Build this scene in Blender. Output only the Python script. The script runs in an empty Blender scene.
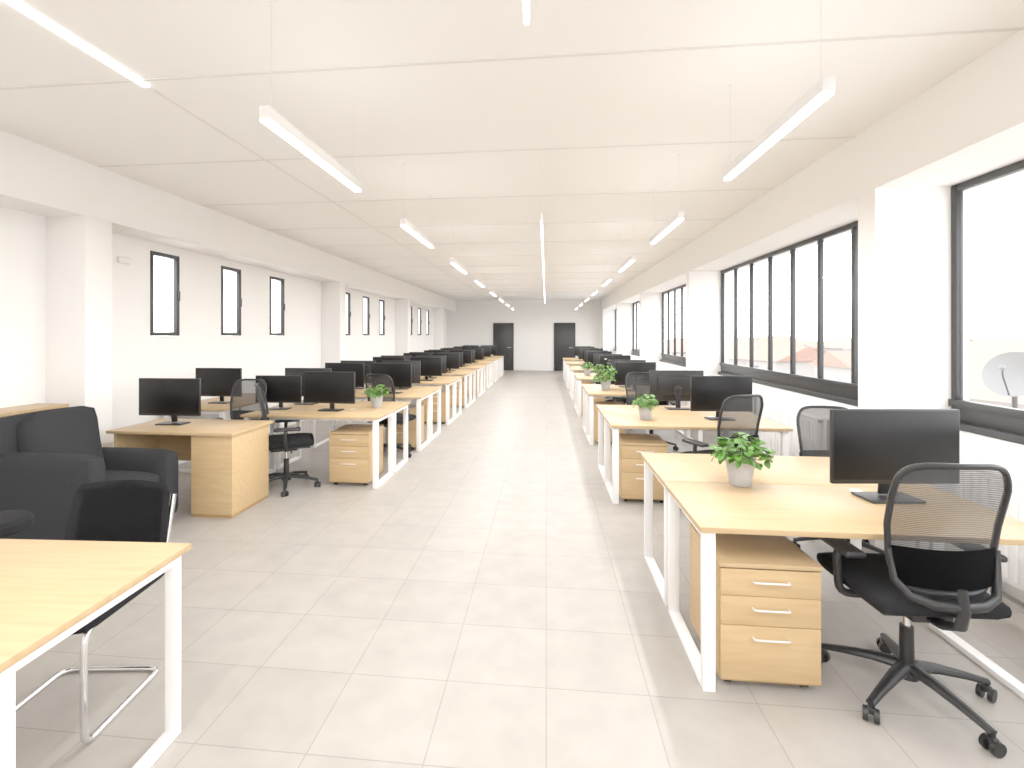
import bpy, bmesh, math, random
from mathutils import Matrix, Vector
random.seed(7)
scene=bpy.context.scene
COL=scene.collection
R=math.radians
# ------------------------------------------------------------------ materials
def new_mat(name):
    m=bpy.data.materials.new(name); m.use_nodes=True
    nt=m.node_tree; b=nt.nodes['Principled BSDF']
    return m,nt,b
def pmat(name,col,rough=.5,metal=0,spec=.5,noise=0,nscale=30,bump=0,coat=0):
    m,nt,b=new_mat(name)
    b.inputs['Base Color'].default_value=(*col,1)
    b.inputs['Roughness'].default_value=rough
    b.inputs['Metallic'].default_value=metal
    b.inputs['Specular IOR Level'].default_value=spec
    if coat: b.inputs['Coat Weight'].default_value=coat
    if noise or bump:
        tc=nt.nodes.new('ShaderNodeTexCoord'); n=nt.nodes.new('ShaderNodeTexNoise')
        n.inputs['Scale'].default_value=nscale; n.inputs['Detail'].default_value=4
        nt.links.new(tc.outputs['Object'],n.inputs['Vector'])
        if noise:
            mx=nt.nodes.new('ShaderNodeMix'); mx.data_type='RGBA'
            mx.inputs['A'].default_value=(*[c*(1-noise) for c in col],1)
            mx.inputs['B'].default_value=(*[min(1,c*(1+noise)) for c in col],1)
            nt.links.new(n.outputs['Fac'],mx.inputs['Factor'])
            nt.links.new(mx.outputs['Result'],b.inputs['Base Color'])
        if bump:
            bp=nt.nodes.new('ShaderNodeBump'); bp.inputs['Strength'].default_value=bump
            bp.inputs['Distance'].default_value=.01
            nt.links.new(n.outputs['Fac'],bp.inputs['Height'])
            nt.links.new(bp.outputs['Normal'],b.inputs['Normal'])
    return m
def emat(name,col,s):
    m,nt,b=new_mat(name)
    b.inputs['Base Color'].default_value=(*col,1)
    b.inputs['Emission Color'].default_value=(*col,1)
    b.inputs['Emission Strength'].default_value=s
    return m
M={}
M['wall']=pmat('wall_paint',(.94,.925,.905),.9,spec=.2,noise=.012,nscale=2)
M['ceil']=pmat('ceiling_paint',(.96,.948,.925),.9,spec=.2,noise=.01,nscale=1.5)
M['joint']=pmat('ceiling_joint',(.80,.785,.76),.9,spec=.2,noise=.02)
M['trim']=pmat('trim_white',(.90,.89,.87),.6,noise=.01)
M['white']=pmat('white_steel',(.92,.91,.90),.35,noise=.01)
M['anth']=pmat('anthracite_frame',(.014,.015,.017),.4,noise=.1)
M['door']=pmat('door_dark',(.012,.013,.015),.5,noise=.1)
M['black']=pmat('black_plastic',(.007,.007,.008),.42,spec=.4,noise=.1)
M['screen']=pmat('screen_black',(.003,.003,.0035),.35,spec=.2,noise=.05,nscale=3)
M['fabric']=pmat('black_seat_fabric',(.010,.010,.0115),.95,spec=.12,noise=.25,nscale=250,bump=.3)
M['arm']=pmat('charcoal_upholstery',(.022,.023,.0255),.95,spec=.1,noise=.3,nscale=180,bump=.4)
M['chrome']=pmat('chrome_tube',(.75,.75,.76),.18,metal=1,noise=.02)
M['nickel']=pmat('handle_nickel',(.80,.78,.74),.35,metal=.3,noise=.02)
M['pot']=pmat('ceramic_pot',(.44,.45,.47),.5,noise=.04,nscale=20)
M['soil']=pmat('soil',(.05,.032,.02),1,noise=.4,nscale=80,bump=.6)
M['leaf']=pmat('leaf_green',(.060,.185,.012),.45,noise=.5,nscale=14)
M['stem']=pmat('stem_green',(.10,.22,.03),.5,noise=.1)
M['roof']=pmat('terracotta_roof',(.25,.155,.12),.9,noise=.2,nscale=1.5)  # terracotta paled, outdoor haze is put into the colour
M['render']=pmat('house_render',(.27,.25,.235),.9,noise=.1,nscale=.4)
M['hglass']=pmat('house_window',(.10,.105,.11),.4,noise=.1)
M['ground']=pmat('city_ground',(.62,.60,.57),.95,noise=.08,nscale=.05)  # albedo raised so the ground reflects sky light up to the ceiling
M['dish']=pmat('dish_white',(.17,.17,.17),.5,noise=.03)
M['lamp']=emat('lamp_diffuser',(1,.985,.96),4)
def wood(name,c1,c2,sc):
    m,nt,b=new_mat(name)
    tc=nt.nodes.new('ShaderNodeTexCoord'); mp=nt.nodes.new('ShaderNodeMapping'); oi=nt.nodes.new('ShaderNodeObjectInfo')
    mp.inputs['Scale'].default_value=sc
    ad=nt.nodes.new('ShaderNodeVectorMath'); ad.operation='MULTIPLY_ADD'
    cb=nt.nodes.new('ShaderNodeCombineXYZ')
    for k in range(3): nt.links.new(oi.outputs['Random'],cb.inputs[k])
    nt.links.new(cb.outputs[0],ad.inputs[0]); ad.inputs[1].default_value=(9,9,9)
    nt.links.new(tc.outputs['Object'],ad.inputs[2]); nt.links.new(ad.outputs[0],mp.inputs['Vector'])
    n=nt.nodes.new('ShaderNodeTexNoise'); n.inputs['Scale'].default_value=2.5; n.inputs['Detail'].default_value=7; n.inputs['Distortion'].default_value=.4
    nt.links.new(mp.outputs[0],n.inputs['Vector'])
    r=nt.nodes.new('ShaderNodeValToRGB'); r.color_ramp.elements[0].position=.3; r.color_ramp.elements[1].position=.7
    r.color_ramp.elements[0].color=(*c1,1); r.color_ramp.elements[1].color=(*c2,1)
    nt.links.new(n.outputs['Fac'],r.inputs['Fac']); nt.links.new(r.outputs['Color'],b.inputs['Base Color'])
    b.inputs['Roughness'].default_value=.42; b.inputs['Specular IOR Level'].default_value=.35
    return m
M['wood']=wood('oak_laminate',(.455,.305,.150),(.525,.36,.185),(1.2,14,14))
M['woodv']=wood('oak_laminate_front',(.48,.315,.145),(.555,.375,.185),(1.5,14,14))
M['woodd']=wood('oak_edge',(.34,.19,.07),(.42,.25,.10),(1.5,14,14))
# mesh fabric
m,nt,b=new_mat('chair_mesh_fabric')
b.inputs['Base Color'].default_value=(.03,.03,.032,1); b.inputs['Roughness'].default_value=.8
tr=nt.nodes.new('ShaderNodeBsdfTransparent'); mx=nt.nodes.new('ShaderNodeMixShader'); out=nt.nodes['Material Output']
tc=nt.nodes.new('ShaderNodeTexCoord'); w=nt.nodes.new('ShaderNodeTexWave'); w.bands_direction='Z'; w.inputs['Scale'].default_value=40
nt.links.new(tc.outputs['Object'],w.inputs['Vector'])
mr=nt.nodes.new('ShaderNodeMapRange'); mr.inputs['To Min'].default_value=.66; mr.inputs['To Max'].default_value=.86
nt.links.new(w.outputs['Fac'],mr.inputs['Value']); nt.links.new(mr.outputs['Result'],mx.inputs['Fac'])
nt.links.new(tr.outputs[0],mx.inputs[1]); nt.links.new(b.outputs[0],mx.inputs[2]); nt.links.new(mx.outputs[0],out.inputs['Surface'])
M['mesh']=m
# glass
m,nt,b=new_mat('window_glass')
tr=nt.nodes.new('ShaderNodeBsdfTransparent'); gl=nt.nodes.new('ShaderNodeBsdfGlossy'); gl.inputs['Roughness'].default_value=.02
mx=nt.nodes.new('ShaderNodeMixShader'); mx.inputs['Fac'].default_value=.05
nt.links.new(tr.outputs[0],mx.inputs[1]); nt.links.new(gl.outputs[0],mx.inputs[2]); nt.links.new(mx.outputs[0],nt.nodes['Material Output'].inputs['Surface'])
M['glass']=m
# floor tiles
m,nt,b=new_mat('floor_tiles')
tc=nt.nodes.new('ShaderNodeTexCoord'); br=nt.nodes.new('ShaderNodeTexBrick')
br.offset=0; br.squash=1
br.inputs['Scale'].default_value=1; br.inputs['Brick Width'].default_value=.45; br.inputs['Row Height'].default_value=.45
br.inputs['Mortar Size'].default_value=.0026; br.inputs['Mortar Smooth'].default_value=.3; br.inputs['Bias'].default_value=0
br.inputs['Color1'].default_value=(.33,.303,.272,1); br.inputs['Color2'].default_value=(.355,.327,.294,1); br.inputs['Mortar'].default_value=(.225,.204,.18,1)
nt.links.new(tc.outputs['Object'],br.inputs['Vector'])
n=nt.nodes.new('ShaderNodeTexNoise'); n.inputs['Scale'].default_value=6; n.inputs['Detail'].default_value=8
nt.links.new(tc.outputs['Object'],n.inputs['Vector'])
mr=nt.nodes.new('ShaderNodeMapRange'); mr.inputs['To Min'].default_value=.82; mr.inputs['To Max'].default_value=1.18
nt.links.new(n.outputs['Fac'],mr.inputs['Value'])
ml=nt.nodes.new('ShaderNodeVectorMath'); ml.operation='SCALE'
nt.links.new(br.outputs['Color'],ml.inputs[0]); nt.links.new(mr.outputs['Result'],ml.inputs['Scale'])
nt.links.new(ml.outputs[0],b.inputs['Base Color'])
b.inputs['Roughness'].default_value=.42; b.inputs['Specular IOR Level'].default_value=.4
M['floor']=m
# ------------------------------------------------------------------ mesh builder
class MB:
    def __init__(s): s.bm=bmesh.new(); s.mats=[]
    def mi(s,k):
        if k not in s.mats: s.mats.append(k)
        return s.mats.index(k)
    def put(s,t,mat,mtx=None):
        if mtx is not None: t.transform(mtx)
        i=s.mi(mat)
        for f in t.faces: f.material_index=i
        me=bpy.data.meshes.new('tmp'); t.to_mesh(me); t.free()
        s.bm.from_mesh(me); bpy.data.meshes.remove(me)
    def box(s,c,size,mat,bev=0,seg=2,rot=None):
        t=bmesh.new(); bmesh.ops.create_cube(t,size=1)
        bmesh.ops.scale(t,vec=Vector(size),verts=t.verts)
        if bev: bmesh.ops.bevel(t,geom=t.edges[:],offset=bev,segments=seg,profile=.5,affect='EDGES')
        mtx=Matrix.Translation(Vector(c))
        if rot: mtx=mtx@(Matrix.Rotation(rot[2],4,'Z')@Matrix.Rotation(rot[1],4,'Y')@Matrix.Rotation(rot[0],4,'X'))
        s.put(t,mat,mtx)
    def b2(s,a,b,mat,bev=0,seg=2):
        s.box([(a[i]+b[i])/2 for i in range(3)],[abs(b[i]-a[i]) for i in range(3)],mat,bev,seg)
    def cushion(s,c,size,mat,bev,puff=.02,rot=None):
        t=bmesh.new(); bmesh.ops.create_cube(t,size=1)
        bmesh.ops.subdivide_edges(t,edges=t.edges[:],cuts=7,use_grid_fill=True)
        sx,sy,sz=size; r=bev
        for v in t.verts:
            p=Vector((v.co.x*sx,v.co.y*sy,v.co.z*sz)); h=Vector((sx/2-r,sy/2-r,sz/2-r))
            q=Vector([max(-h[i],min(h[i],p[i])) for i in range(3)]); d=p-q
            if d.length>1e-6: p=q+d.normalized()*r
            u,vv,w=v.co.x*2,v.co.y*2,v.co.z*2
            p.z+=puff*w*(1-u*u)*(1-vv*vv); p.y+=puff*.6*vv*(1-u*u)*(1-w*w); p.x+=puff*.6*u*(1-vv*vv)*(1-w*w)
            v.co=p
        mtx=Matrix.Translation(Vector(c))
        if rot: mtx=mtx@(Matrix.Rotation(rot[2],4,'Z')@Matrix.Rotation(rot[1],4,'Y')@Matrix.Rotation(rot[0],4,'X'))
        s.put(t,mat,mtx)
    def cyl(s,p1,p2,r1,r2,mat,n=20):
        p1=Vector(p1);p2=Vector(p2);d=p2-p1
        t=bmesh.new(); bmesh.ops.create_cone(t,cap_ends=True,segments=n,radius1=r1,radius2=r2,depth=d.length)
        s.put(t,mat,Matrix.Translation((p1+p2)/2)@d.to_track_quat('Z','Y').to_matrix().to_4x4())
    def tube(s,pts,r,mat,n=10,closed=False,flat=1.0):
        pts=[Vector(p) for p in pts]; t=bmesh.new(); rings=[]; N=len(pts)
        up=None
        for i,p in enumerate(pts):
            a=pts[(i-1)%N] if (closed or i>0) else p
            b=pts[(i+1)%N] if (closed or i<N-1) else p
            d=(b-a).normalized()
            if up is None:
                up=Vector((0,0,1)) if abs(d.z)<.9 else Vector((1,0,0))
            x=d.cross(up).normalized(); y=x.cross(d).normalized(); up=y
            rr=r[i] if isinstance(r,(list,tuple)) else r
            rings.append([t.verts.new(p+x*math.cos(k*2*math.pi/n)*rr+y*math.sin(k*2*math.pi/n)*rr*flat) for k in range(n)])
        for i in range(N if closed else N-1):
            A=rings[i];B=rings[(i+1)%N]
            for k in range(n): t.faces.new((A[k],A[(k+1)%n],B[(k+1)%n],B[k]))
        if not closed:
            t.faces.new(rings[0][::-1]); t.faces.new(rings[-1])
        bmesh.ops.recalc_face_normals(t,faces=t.faces[:])
        s.put(t,mat)
    def lathe(s,prof,mat,n=28,c=(0,0,0)):
        t=bmesh.new(); rings=[]
        for r,z in prof:
            rings.append([t.verts.new((r*math.cos(k*2*math.pi/n)+c[0],r*math.sin(k*2*math.pi/n)+c[1],z+c[2])) for k in range(n)])
        for A,B in zip(rings,rings[1:]):
            for k in range(n): t.faces.new((A[k],A[(k+1)%n],B[(k+1)%n],B[k]))
        if prof[0][0]>1e-4: t.faces.new(rings[0][::-1])
        if prof[-1][0]>1e-4: t.faces.new(rings[-1])
        bmesh.ops.remove_doubles(t,verts=t.verts,dist=1e-5)
        s.put(t,mat)
    def mesh(s,name,ang=38):
        me=bpy.data.meshes.new(name); s.bm.to_mesh(me); s.bm.free()
        for k in s.mats: me.materials.append(M[k])
        for p in me.polygons: p.use_smooth=True
        me.set_sharp_from_angle(angle=R(ang))
        return me
    def obj(s,name,loc=(0,0,0),rz=0):
        return place(s.mesh(name),name,loc,rz)
def place(me,name,loc=(0,0,0),rz=0,sc=1):
    o=bpy.data.objects.new(name,me); COL.objects.link(o)
    o.location=loc; o.rotation_euler=(0,0,R(rz)); o.scale=(sc,)*3
    return o
def rnd(pts,r=.05,n=5):
    """round corners of an open polyline"""
    pts=[Vector(p) for p in pts]; out=[pts[0]]
    for i in range(1,len(pts)-1):
        p=pts[i]; a=(pts[i-1]-p); b=(pts[i+1]-p)
        ra=min(r,a.length*.45); rb=min(r,b.length*.45)
        A=p+a.normalized()*ra; B=p+b.normalized()*rb
        for k in range(n+1):
            t=k/n; out.append(A*(1-t)**2+p*2*t*(1-t)+B*t*t)
    out.append(pts[-1]); return out
# ------------------------------------------------------------------ room shell
XL,XR,XB,XP=-4.46,2.89,-4.07,2.385
Y0,Y1=-4.0,22.3
ZC=3.12
WT=.13
mb=MB(); mb.b2((XL-WT,Y0-.3,-.2),(XR+.3,Y1+.3,0),'floor'); mb.obj('floor')
mb=MB(); mb.b2((XL-WT,Y0-.3,ZC),(XR+.3,Y1+.3,ZC+.25),'ceil'); mb.obj('ceiling')
mb=MB(); mb.b2((XL-WT,Y0-.2,0),(XR+.3,Y0,ZC),'wall'); mb.obj('wall_back')
D=[(-2.36,-1.44),(.34,1.28)]
mb=MB(); mb.b2((XL-WT,Y1,0),(XR+.3,Y1+.2,ZC),'wall'); mb.obj('wall_far')
for i,(a,b) in enumerate(D):
    mb=MB()
    mb.b2((a,Y1-.05,0.002),(b,Y1-.003,2.12),'door',.004)
    mb.b2((a+.07,Y1-.065,.02),(b-.07,Y1-.05,2.05),'anth',.004)
    mb.cyl((b-.14,Y1-.07,1.02),(b-.14,Y1-.12,1.02),.012,.012,'nickel',10)
    mb.cyl((b-.14,Y1-.115,1.02),(b-.27,Y1-.115,1.02),.010,.010,'nickel',10)
    mb.obj('door_%d'%(i+1))
WL=[(5.22,5.67),(6.46,6.91),(7.68,8.13),(10.58,11.03),(11.82,12.27),(13.02,13.47),(15.9,16.35),(17.1,17.55),(18.3,18.75)]
mb=MB(); zb,zt=1.57,2.54
mb.b2((XL-WT,Y0,0),(XL,Y1,zb),'wall'); mb.b2((XL-WT,Y0,zt),(XL,Y1,ZC),'wall')
y=Y0
for a,b in WL: mb.b2((XL-WT,y,zb),(XL,a,zt),'wall'); y=b
mb.b2((XL-WT,y,zb),(XL,Y1,zt),'wall'); mb.obj('wall_left')
nwin=0
def frame_window(x0,x1,a,b,z0,z1,t,panes,bottom=None,handle=False):
    """window in a wall of constant X"""
    global nwin; nwin+=1
    mb=MB(); bt=bottom or t
    mb.b2((x0,a,z0),(x1,a+t,z1),'anth',.004); mb.b2((x0,b-t,z0),(x1,b,z1),'anth',.004)
    mb.b2((x0,a+t,z1-t),(x1,b-t,z1),'anth',.004); mb.b2((x0,a+t,z0),(x1,b-t,z0+bt),'anth',.004)
    for p in panes:
        mb.b2((x0,p-t*.45,z0+bt),(x1,p+t*.45,z1-t),'anth',.004)
    if bottom:
        xi=min(x0,x1)
        mb.b2((xi-.05,a,z0),(xi,b,z0+.05),'anth',.006)
        mb.b2((xi-.02,a,z0+bt-.05),(xi,b,z0+bt),'anth',.004)
    xm=(x0+x1)/2
    mb.b2((xm-.004,a+t,z0+bt),(xm+.004,b-t,z1-t),'glass')
    if handle: mb.b2((x1,b-t*.8,(z0+z1)/2-.06),(x1+.02,b-t*.3,(z0+z1)/2+.06),'anth',.004)
    mb.obj('window_%d'%nwin)
for a,b in WL: frame_window(XL-.04,XL+.01,a+.002,b-.002,zb+.002,zt-.002,.042,[],handle=True)
mb=MB(); mb.b2((XL,Y0,2.64),(XB,Y1,ZC),'wall'); mb.obj('beam_left')
for y in (-1.2,4.03,9.55,14.45,19.5):
    mb=MB(); mb.b2((XL,y,0),(XB,y+.28,2.64),'wall',.003); mb.obj('column')
zs,zh=.92,2.65
piers=[(-3.9,-3.7),(3.92,4.12),(8.68,8.88),(12.95,13.15),(17.2,17.4),(21.5,Y1)]
mb=MB()
mb.b2((XP,Y0,zh),(XR+.3,Y1,ZC),'wall')
mb.b2((2.80,Y0,0),(XR+.12,Y1,zs),'wall')
for a,b in piers: mb.b2((XP,a,0),(XR+.12,b,zh),'wall')
mb.obj('wall_right')
bays=[(piers[i][1],piers[i+1][0]) for i in range(len(piers)-1)]
for i,(a,b) in enumerate(bays):
    step=.92 if i==0 else .6
    ps=[];p=b-step
    while p>a+.25: ps.append(p); p-=step
    frame_window(XR,XR+.045,a+.002,b-.002,zs+.002,zh-.002,.05,ps,bottom=.20)
for (a,b) in bays:
    y=b-.35
    while y-1.3>max(a,-3):
        mb=MB(); y0=y-1.3
        mb.b2((2.66,y0,.14),(2.69,y,.74),'white',.006); mb.b2((2.74,y0,.14),(2.77,y,.74),'white',.006)
        mb.b2((2.655,y0-.005,.735),(2.785,y+.005,.755),'white',.004)
        for k in range(20):
            yy=y0+.05+k*(1.2/19); mb.b2((2.645,yy-.015,.17),(2.662,yy+.015,.71),'white',.005)
            mb.b2((2.69,yy-.01,.18),(2.74,yy+.01,.70),'white')
        for yy in (y0+.15,y-.15):
            mb.b2((2.70,yy-.02,.0),(2.73,yy+.02,.15),'white')
        mb.b2((2.76,y0+.1,.5),(2.799,y0+.16,.56),'white'); mb.b2((2.76,y-.16,.5),(2.799,y-.1,.56),'white')
        mb.obj('radiator'); y-=1.75
k=0
yy=2.78-1.38*4
while yy<Y1:
    k+=1; mb=MB(); mb.b2((XB,yy-.010,ZC-.004),(XP,yy+.010,ZC),'joint'); mb.obj('trim_%d'%k); yy+=1.38
k+=1; mb=MB(); mb.b2((-2.46,2.9,ZC-.004),(-2.44,Y1,ZC),'joint'); mb.obj('trim_%d'%k)
mb=MB(); mb.b2((XL,Y0,0),(XL+.012,Y1,.07),'trim',.003); mb.obj('baseboard_left')
mb=MB(); mb.b2((XL+.02,Y1-.012,0),(D[0][0],Y1,.07),'trim',.003); mb.b2((D[0][1],Y1-.012,0),(D[1][0],Y1,.07),'trim',.003); mb.b2((D[1][1],Y1-.012,0),(XP,Y1,.07),'trim',.003); mb.obj('baseboard_far')
# ------------------------------------------------------------------ lighting fixtures
WARM=(1,.975,.945)
def area(name,parent,loc,sx,sy,power,up=False):
    l=bpy.data.lights.new(name,'AREA'); l.shape='RECTANGLE'; l.size=sx; l.size_y=sy; l.energy=power; l.color=WARM
    o=bpy.data.objects.new(name,l); COL.objects.link(o); o.parent=parent; o.location=loc
    if up: o.rotation_euler=(math.pi,0,0)
def pendant(x,ya,yb,z=2.55,down=20,upw=.45,w=.05):
    L=yb-ya; h=.07; mb=MB()
    mb.b2((-w/2,0,.012),(w/2,L,h),'white',.003)
    mb.b2((-w/2+.003,.004,0),(w/2-.003,L-.004,.012),'lamp')
    n=max(2,int(L/1.4)+1)
    for i in range(n):
        yy=.06+(L-.12)*i/(n-1)
        mb.cyl((0,yy,h),(0,yy,ZC-z),.0010,.0010,'nickel',6)
        mb.cyl((0,yy,ZC-z-.008),(0,yy,ZC-z),.010,.010,'white',12)
    o=mb.obj('linear_pendant_light',(x,ya,z))
    area('downlight',o,(0,L/2,-.004),w*.9,L-.02,down*L/1.3)
    if upw: area('ceiling_fill',o,(0,L/2,h+.004),w*.9,L-.02,upw*L/1.3,True)  # added fill to brighten the ceiling; the housing top has no diffuser
ystart=[-2.6,-.25,2.14,4.35,6.7,9.0,11.4,13.7,16.0,18.4]
for y in ystart:
    pendant(-1.27,y,y+1.14); pendant(1.13,y,y+1.14)
pendant(-.04,4.3,15.4,w=.022,down=7,upw=0)
pendant(-.06,-3,1.57,w=.022,down=7,upw=0)
mb=MB(); mb.b2((-2.47,-3.2,ZC-.012),(-2.43,2.84,ZC+.002),'lamp'); o=mb.obj('recessed_strip_light')
area('downlight',o,(-2.45,-.2,ZC-.02),.04,6,26)
mb=MB(); mb.cushion((0,0,0),(.03,.15,.07),'white',.012,.004); mb.obj('wall_lamp',(XL+.018,4.85,2.37))
# ------------------------------------------------------------------ furniture meshes
def desk_frame(mb,x,ya,yb,h=.715,w=.055,d=.035):
    mb.b2((x,ya,0),(x+w,ya+d,h),'white',.003); mb.b2((x,yb-d,0),(x+w,yb,h),'white',.003)
    mb.b2((x,ya+d,0),(x+w,yb-d,.03),'white',.003); mb.b2((x,ya+d,h-.035),(x+w,yb-d,h),'white',.003)
def bench_mesh(W,Dp,double=True,ext=.0):
    mb=MB(); h=.74; t=.025
    half=[(0,Dp/2-.003),(Dp/2+.003,Dp)] if double else [(0,Dp)]
    for a,b in half:
        mb.b2((0,a,h-t),(W,b,h),'wood',.002)
        desk_frame(mb,.02,a+.03,b-.03); desk_frame(mb,W-.075,a+.03,b-.03)
        mb.b2((.075,(a+b)/2-.2,h-t-.035),(W-.075,(a+b)/2-.17,h-t),'white'); mb.b2((.075,(a+b)/2+.17,h-t-.035),(W-.075,(a+b)/2+.2,h-t),'white')
    if double:
        mb.b2((.3,Dp/2-.1,h-t-.09),(W-.3,Dp/2+.1,h-t-.08),'white')
        for s in (-.1,.09): mb.b2((.3,Dp/2+s,h-t-.08),(W-.3,Dp/2+s+.01,h-t),'white')
        mb.cyl((W*.68,Dp/2-.08,h-.001),(W*.68,Dp/2-.08,h+.002),.032,.03,'nickel',20)
    return mb.mesh('office_desk')
BR=bench_mesh(1.46,1.40); BL=bench_mesh(1.6,1.40); BL1=bench_mesh(1.5,1.2)
def pedestal_mesh(w=.43,d=.47,h=.545):
    mb=MB(); z0=.045
    mb.b2((0,.018,z0),(w,d,h),'woodv',.002)
    mb.b2((-.002,0,h),(w+.002,d+.002,h+.02),'wood',.002)
    z=[z0,z0+.245,z0+.375,h-.004]
    for a,b in zip(z,z[1:]):
        mb.b2((.004,0,a+.003),(w-.004,.018,b-.002),'woodv',.002)
        hz=b-.05
        mb.tube(rnd([(w/2-.075,0,hz),(w/2-.075,-.022,hz),(w/2+.075,-.022,hz),(w/2+.075,0,hz)],.012,3),.0045,'nickel',8)
    mb.b2((.008,.004,z0-.004),(w-.008,.012,h-.006),'woodd')
    for x in (.05,w-.05):
        for y in (.06,d-.06):
            mb.cyl((x-.014,y,.023),(x+.014,y,.023),.023,.023,'black',16); mb.b2((x-.02,y-.016,.026),(x+.02,y+.016,z0),'black',.003)
    return mb.mesh('drawer_pedestal')
PED=pedestal_mesh()
def monitor_mesh():
    mb=MB(); w=.60;h=.35;zb=.085
    mb.box((0,.0,zb+h/2),(w,.022,h),'black',.005)
    mb.box((0,-.0115,zb+h/2+.006),(w-.016,.003,h-.028),'screen',.001)
    mb.box((0,.022,zb+h/2),(w*.72,.03,h*.62),'black',.012,3)
    mb.box((0,.052,.14),(.055,.016,.25),'black',.005,2,(R(6),0,0))
    mb.box((0,.04,.20),(.09,.03,.09),'black',.006)
    mb.box((0,.04,.006),(.25,.15,.012),'black',.0055,3)
    return mb.mesh('computer_monitor')
MON=monitor_mesh()
def chair_mesh():
    mb=MB()
    for k in range(5):
        a=R(72*k-2); c,s_=math.cos(a),math.sin(a)
        mb.tube([(c*.02,s_*.02,.125),(c*.12,s_*.12,.118),(c*.23,s_*.23,.098),(c*.325,s_*.325,.076)],[.032,.027,.021,.017],'black',10,flat=.75)
        px,py=c*.32,s_*.32
        a2=a+.6+k; tx,ty=-math.sin(a2),math.cos(a2)
        mb.cyl((px,py,.045),(px,py,.085),.010,.010,'black',8)
        for sg in (-1,1):
            mb.cyl((px+tx*sg*.010,py+ty*sg*.010,.0285),(px+tx*sg*.028,py+ty*sg*.028,.0285),.0285,.027,'black',18)
        mb.box((px,py,.047),(.03,.035,.028),'black',.008,2,(0,0,a2))
    mb.cyl((0,0,.08),(0,0,.15),.045,.036,'black',20)
    mb.cyl((0,0,.15),(0,0,.30),.028,.026,'black',18); mb.cyl((0,0,.30),(0,0,.41),.016,.016,'chrome',14)
    mb.box((0,-.02,.415),(.17,.26,.05),'black',.014,3)
    mb.tube([(.05,.03,.41),(.2,.05,.405),(.25,.05,.405)],.007,'black',8)
    mb.box((0,.02,.447),(.45,.42,.022),'black',.01,2)
    mb.cushion((0,.02,.482),(.50,.49,.072),'fabric',.034,.010)
    def P(u,v,off=0):
        w=.212+.018*v-.02*(v**3)-.03*(1-v)**2
        z=.555+v*.52
        y=-.235-.055*v+.05*u*u+.025*math.sin(math.pi*min(1,v*1.25))+off
        return Vector((u*w,y,z))
    def se(t):
        c,s_=math.cos(t),math.sin(t)
        return math.copysign(abs(c)**.38,c),math.copysign(abs(s_)**.38,s_)
    t=bmesh.new(); NR,NT=8,48; rings=[]
    for r in range(1,NR+1):
        ring=[]
        for k in range(NT):
            u,v=se(2*math.pi*k/NT); rr=r/NR; ring.append(t.verts.new(P(u*rr,.5+.5*v*rr)))
        rings.append(ring)
    cv=t.verts.new(P(0,.5))
    for k in range(NT): t.faces.new((cv,rings[0][k],rings[0][(k+1)%NT]))
    for A,B in zip(rings,rings[1:]):
        for k in range(NT): t.faces.new((A[k],A[(k+1)%NT],B[(k+1)%NT],B[k]))
    mb.put(t,'mesh')
    mb.tube([P(*(lambda q:(q[0],.5+.5*q[1]))(se(2*math.pi*k/NT))) for k in range(NT)],.012,'black',8,closed=True)
    t=bmesh.new(); g=[]
    for j in range(7):
        row=[]
        for i in range(13):
            u=-1+2*i/12; v=.04+.30*j/6; row.append(t.verts.new(P(u*.97,v,-.012-.006*math.sin(math.pi*j/6))))
        g.append(row)
    for j in range(6):
        for i in range(12): t.faces.new((g[j][i],g[j][i+1],g[j+1][i+1],g[j+1][i]))
    bmesh.ops.solidify(t,geom=t.faces[:],thickness=.008)
    mb.put(t,'fabric')
    mb.tube([(0,-.12,.41),(0,-.20,.415),(0,-.275,.45),(0,-.295,.52),(0,-.285,.60)],[.03,.03,.026,.022,.018],'black',10,flat=.6)
    for sg in (-1,1):
        mb.tube([(0,-.285,.53),(sg*.09,-.27,.53),(sg*.16,-.24,.55),(sg*.195,-.205,.60),(sg*.208,-.19,.72)],[.02,.019,.017,.014,.01],'black',10)
        mb.tube(rnd([(sg*.14,0,.43),(sg*.285,0,.435),(sg*.30,-.01,.60),(sg*.285,0,.635)],.05,4),.017,'black',10)
        mb.box((sg*.28,.01,.648),(.085,.25,.028),'black',.012,3)
    return mb.mesh('office_chair')
CH=chair_mesh()
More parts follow.
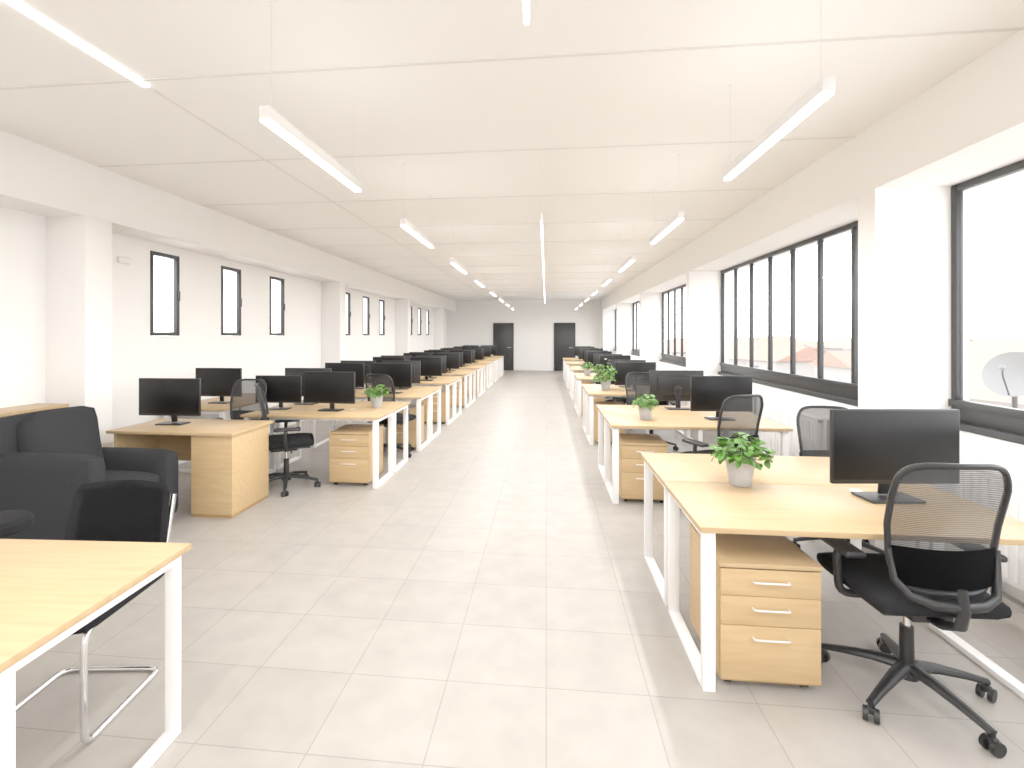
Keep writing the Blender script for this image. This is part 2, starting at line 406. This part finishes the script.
def plant_mesh(seed,n=110,spread=.17,h=.17):
    rg=random.Random(seed); mb=MB()
    mb.lathe([(.0,0),(.050,0),(.056,.006),(.072,.10),(.078,.145),(.080,.150),(.074,.150),(.070,.14),(.068,.125)],'pot')
    mb.lathe([(.069,.125),(.03,.132),(.0,.134)],'soil')
    t=bmesh.new(); ts=[]
    for i in range(n):
        a=rg.uniform(0,2*math.pi); rad=spread*math.sqrt(rg.random())
        z=.155+h*rg.random()*(1-.55*(rad/spread)**2)-(.03*rg.random() if rad>.1 else 0)
        p=Vector((rad*math.cos(a),rad*math.sin(a),z))
        if i%4==0:
            q=Vector((p.x*.25,p.y*.25,.13)); ts.append([q,(q+p)/2+Vector((0,0,.02)),p])
        yaw=a+rg.uniform(-.9,.9); pit=rg.uniform(-.7,.5); L=rg.uniform(.036,.060); W=L*.36
        mt=Matrix.Translation(p)@Matrix.Rotation(yaw,4,'Z')@Matrix.Rotation(-pit,4,'Y')@Matrix.Rotation(rg.uniform(-.6,.6),4,'X')
        prof=[(0,0),(.22,.75),(.5,1),(.78,.65),(1,0)]
        mid=[t.verts.new(mt@Vector((x*L,0,-.25*L*x*x))) for x,_ in prof]
        for sg in (-1,1):
            ed=[t.verts.new(mt@Vector((x*L,sg*w_*W,.18*W*w_-.25*L*x*x))) for x,w_ in prof[1:-1]]
            f=[(mid[0],mid[1],ed[0]),(mid[1],mid[2],ed[1],ed[0]),(mid[2],mid[3],ed[2],ed[1]),(mid[3],mid[4],ed[2])]
            for q in f: t.faces.new(q if sg>0 else q[::-1])
    mb.put(t,'leaf')
    for q in ts: mb.tube(q,.0018,'stem',5)
    return mb.mesh('potted_plant')
PL1=plant_mesh(1,200,.13,.14); PL2=plant_mesh(5,150,.12,.12); PL3=plant_mesh(9,240,.17,.30)
# ------------------------------------------------------------------ right side
T=.741
R_Y=[2.27,4.74,7.25,9.75,12.25,14.75,17.2]
for i,y in enumerate(R_Y):
    x=.67 if i==0 else .60
    place(BR if i==0 else BL,'office_desk',(x,y,0))
    place(PED,'drawer_pedestal',(x+.10,y+.055,0))
place(MON,'computer_monitor',(1.745,2.72,T),6,1.07)
place(CH,'office_chair',(1.58,2.385,0),2,1.0)
place(CH,'office_chair',(2.12,3.86,0),176,.95)
place(PL1,'potted_plant',(1.08,2.93,T))
place(MON,'computer_monitor',(1.72,5.15,T),4); place(MON,'computer_monitor',(1.48,5.9,T),182)
place(CH,'office_chair',(1.54,4.60,0),25); place(CH,'office_chair',(1.3,6.6,0),190)
place(PL2,'potted_plant',(.98,5.1,T),0,.9)
place(PL3,'potted_plant',(.90,7.75,T),0,1.05)
rg=random.Random(3)
for i,y in enumerate(R_Y[2:]):
    place(MON,'computer_monitor',(1.30+.1*rg.random(),y+.40,T),rg.uniform(-5,5)); place(MON,'computer_monitor',(1.3,y+1.05,T),180)
    place(CH,'office_chair',(1.45,y-.12,0),rg.uniform(-30,30))
    place(CH,'office_chair',(1.5,y+1.6,0),rg.uniform(160,200))
    if i in (1,): place(PL2,'potted_plant',(.85,y+.8,T),40*i)
# ------------------------------------------------------------------ left side
L_Y=[6.62,8.62,10.62,12.62,14.62,16.62,18.6]
place(BL1,'office_desk',(-3.20,4.95,0))
place(PED,'drawer_pedestal',(-2.26,5.02,0))
place(MON,'computer_monitor',(-2.38,5.30,T),-4); place(MON,'computer_monitor',(-2.9,5.85,T),178)
place(PL2,'potted_plant',(-1.96,5.64,T),0,.95)
for i,y in enumerate(L_Y):
    place(BL,'office_desk',(-3.28,y,0))
    for x in (-2.25,-2.95):
        place(MON,'computer_monitor',(x+.06*rg.random(),y+.38,T),rg.uniform(-6,6)); place(MON,'computer_monitor',(x,y+1.0,T),180+rg.uniform(-6,6))
    place(PED,'drawer_pedestal',(-2.20,y+.06,0))
place(CH,'office_chair',(-2.68,4.93,0),-62)
place(CH,'office_chair',(-3.34,5.06,0),172)
place(CH,'office_chair',(-2.05,6.42,0),-20)
mb=MB()
mb.b2((-3.84,4.0,.715),(-2.66,4.66,.74),'wood',.002)
mb.b2((-3.06,4.03,.03),(-2.68,4.60,.715),'woodv',.003)
mb.b2((-3.05,4.04,.0),(-2.69,4.59,.03),'woodd')
mb.b2((-3.82,4.06,0),(-3.795,4.62,.715),'woodv',.002)
mb.b2((-3.795,4.55,.35),(-3.06,4.57,.715),'woodv',.002)
mb.obj('writing_desk')
place(MON,'computer_monitor',(-3.5,4.33,T),2)
mb=MB()
mb.b2((0,0,.715),(.80,1.5,.74),'wood',.002)
for yy in (.03,1.44):
    mb.b2((.03,yy,0),(.08,yy+.035,.715),'white',.003); mb.b2((.72,yy,0),(.77,yy+.035,.715),'white',.003); mb.b2((.08,yy,0),(.72,yy+.035,.03),'white',.003); mb.b2((.08,yy,.68),(.72,yy+.035,.715),'white',.003)
mb.obj('side_desk',(-4.42,5.3,0))
place(MON,'computer_monitor',(-4.0,5.75,T),0)
place(MON,'computer_monitor',(-3.0,5.35,T),3,.88)
mb=MB()
mb.b2((-1.6,0,.715),(0,.75,.74),'wood',.002)
desk_frame(mb,-.065,.03,.72,w=.045); desk_frame(mb,-1.58,.03,.72,w=.045)
mb.b2((-1.52,.2,.68),(-.08,.23,.715),'white'); mb.b2((-1.52,.52,.68),(-.08,.55,.715),'white')
mb.obj('office_desk',(-1.385,1.13,0),3)
# cantilever visitor chair
mb=MB()
side=[(.22,-.30,.80),(.22,-.225,.50),(.22,-.20,.455),(.22,.22,.455),(.22,.25,.40),(.22,.25,.0125),(.22,-.20,.0125)]
path=side+[( -p[0],p[1],p[2]) for p in side[::-1]]
mb.tube(rnd(path,.055,5),.0125,'chrome',12)
mb.cushion((0,.01,.468),(.48,.51,.07),'fabric',.03,.008)
t=bmesh.new(); g=[]
for j in range(13):
    row=[]
    for i in range(13):
        u=-1+i/6; v=j/12; w=.243-.02*v*v
        corner=max(0,v-.85)/.15
        w*=1-.10*corner**2
        row.append(t.verts.new((u*w,-.215-.09*v+.035*u*u,.46+.41*v-.012*u*u*corner)))
    g.append(row)
for j in range(12):
    for i in range(12): t.faces.new((g[j][i],g[j][i+1],g[j+1][i+1],g[j+1][i]))
bmesh.ops.solidify(t,geom=t.faces[:],thickness=.035)
be=[e for e in t.edges if len(e.link_faces)==2 and e.calc_face_angle(0)>1.0]
bmesh.ops.bevel(t,geom=be,offset=.012,segments=3,affect='EDGES')
mb.put(t,'fabric')
mb.obj('cantilever_chair',(-2.0,1.95,0),187)
mb=MB()
mb.lathe([(0,.60),(.12,.60),(.145,.62),(.148,.65),(.13,.67),(0,.675)],'fabric',32)
mb.cyl((0,0,.02),(0,0,.60),.022,.022,'chrome'); mb.lathe([(0,0),(.18,0),(.18,.012),(.05,.022),(0,.022)],'chrome',32)
mb.obj('round_stool',(-2.72,2.2,0))
# armchair, facing +X
mb=MB()
mb.cushion((.42,.43,.20),(.80,.80,.26),'arm',.03,.004)
mb.cushion((.48,.43,.39),(.70,.52,.18),'arm',.06,.025)
mb.cushion((.42,.08,.41),(.86,.17,.66),'arm',.05,.012)
mb.cushion((.42,.78,.35),(.86,.17,.54),'arm',.05,.012)
mb.cushion((.07,.43,.52),(.22,.84,.92),'arm',.07,.015,(0,R(-8),0))
mb.cushion((.20,.43,.70),(.20,.54,.54),'arm',.07,.035,(0,R(-12),0))
for x in (.08,.76):
    for y in (.06,.80): mb.cyl((x,y,0),(x,y,.08),.02,.025,'black',12)
mb.obj('armchair',(-3.92,3.06,0),0)
mb=MB()
mb.b2((0,0,.95),(.30,1.0,.98),'wood',.002); mb.b2((.01,0,.0),(.29,.03,.95),'woodv'); mb.b2((.01,.97,0),(.29,1.0,.95),'woodv'); mb.b2((.01,.03,.45),(.28,.97,.475),'woodv'); mb.b2((.0,.03,.05),(.012,.97,.95),'woodv')
mb.obj('console_shelf',(-4.445,2.95,0))
# ------------------------------------------------------------------ outside
mb=MB(); mb.b2((-300,-300,-11.2),(400,500,-11),'ground'); mb.obj('ground')
rg=random.Random(11)
def house(x,y,w,d,h,rz):
    mb=MB(); z0=-11; mb.b2((-w/2,-d/2,z0),(w/2,d/2,h),'render')
    t=bmesh.new(); e=.4; rh=w*.22
    v=[t.verts.new(p) for p in [(-w/2-e,-d/2-e,h),(w/2+e,-d/2-e,h),(w/2+e,d/2+e,h),(-w/2-e,d/2+e,h),(0,-d/2-e,h+rh),(0,d/2+e,h+rh)]]
    for q in [(0,1,4),(2,3,5),(0,4,5,3),(1,2,5,4),(3,2,1,0)]: t.faces.new([v[i] for i in q])
    mb.put(t,'roof')
    for k in range(int(d//3)):
        for zz in (h-2.2,h-5.2):
            mb.b2((-w/2-.03,-d/2+1+k*3,zz),(-w/2+.02,-d/2+2+k*3,zz+1.3),'hglass')
    mb.box((w*.2,d*.2,h+rh*.8),(.6,.6,1.2),'render')
    mb.obj('house',(x,y,0),rz)
for i in range(60):
    x=rg.uniform(24,130); y=rg.uniform(5,190)
    house(x,y,rg.uniform(7,12),rg.uniform(8,16),rg.uniform(-3.2,-1.2),rg.choice([0,90,15,75]))
mb=MB()
mb.lathe([(0,0),(.12,.012),(.22,.045),(.30,.09),(.30,.097),(.22,.055),(.12,.022),(0,.01)],'dish',36)
mb.tube([(0,-.28,.08),(0,-.1,.32),(0,0,.36)],.01,'anth',8); mb.cyl((0,0,.34),(0,0,.42),.03,.03,'dish',12)
o=mb.obj('satellite_dish',(6.0,7.1,1.05)); o.rotation_euler=(R(70),0,R(-60))
mb=MB(); mb.b2((4.6,3,-11),(12,12,-.2),'render'); mb.b2((4.6,3,-.2),(4.8,12,.15),'render'); mb.b2((11.8,3,-.2),(12,12,.15),'roof'); mb.cyl((6.03,7.15,-.2),(6.03,7.15,1.05),.03,.03,'anth',10); mb.obj('neighbouring_roof_terrace')
# ------------------------------------------------------------------ world
w=bpy.data.worlds.new('World'); scene.world=w; w.use_nodes=True; nt=w.node_tree
bg=nt.nodes['Background']; tc=nt.nodes.new('ShaderNodeTexCoord'); sp=nt.nodes.new('ShaderNodeSeparateXYZ'); rp=nt.nodes.new('ShaderNodeValToRGB')
rp.color_ramp.elements[0].position=0; rp.color_ramp.elements[0].color=(1,.98,.96,1)
rp.color_ramp.elements[1].position=.5; rp.color_ramp.elements[1].color=(.94,.96,1,1)
nt.links.new(tc.outputs['Generated'],sp.inputs[0]); nt.links.new(sp.outputs['Z'],rp.inputs['Fac']); nt.links.new(rp.outputs['Color'],bg.inputs['Color'])
bg.inputs['Strength'].default_value=3.6
# ------------------------------------------------------------------ camera
cd=bpy.data.cameras.new('camera'); cam=bpy.data.objects.new('camera',cd); COL.objects.link(cam)
cd.sensor_width=36; cd.lens=500/1024*36; cd.shift_x=19/1024; cd.shift_y=-49/1024; cd.clip_start=.02; cd.clip_end=1000
cam.location=(0,0,1.58); cam.rotation_euler=(R(90),0,R(6.07))
scene.camera=cam
vs=scene.view_settings
vs.view_transform='Standard'; vs.look='None'; vs.exposure=.72; vs.gamma=1.33
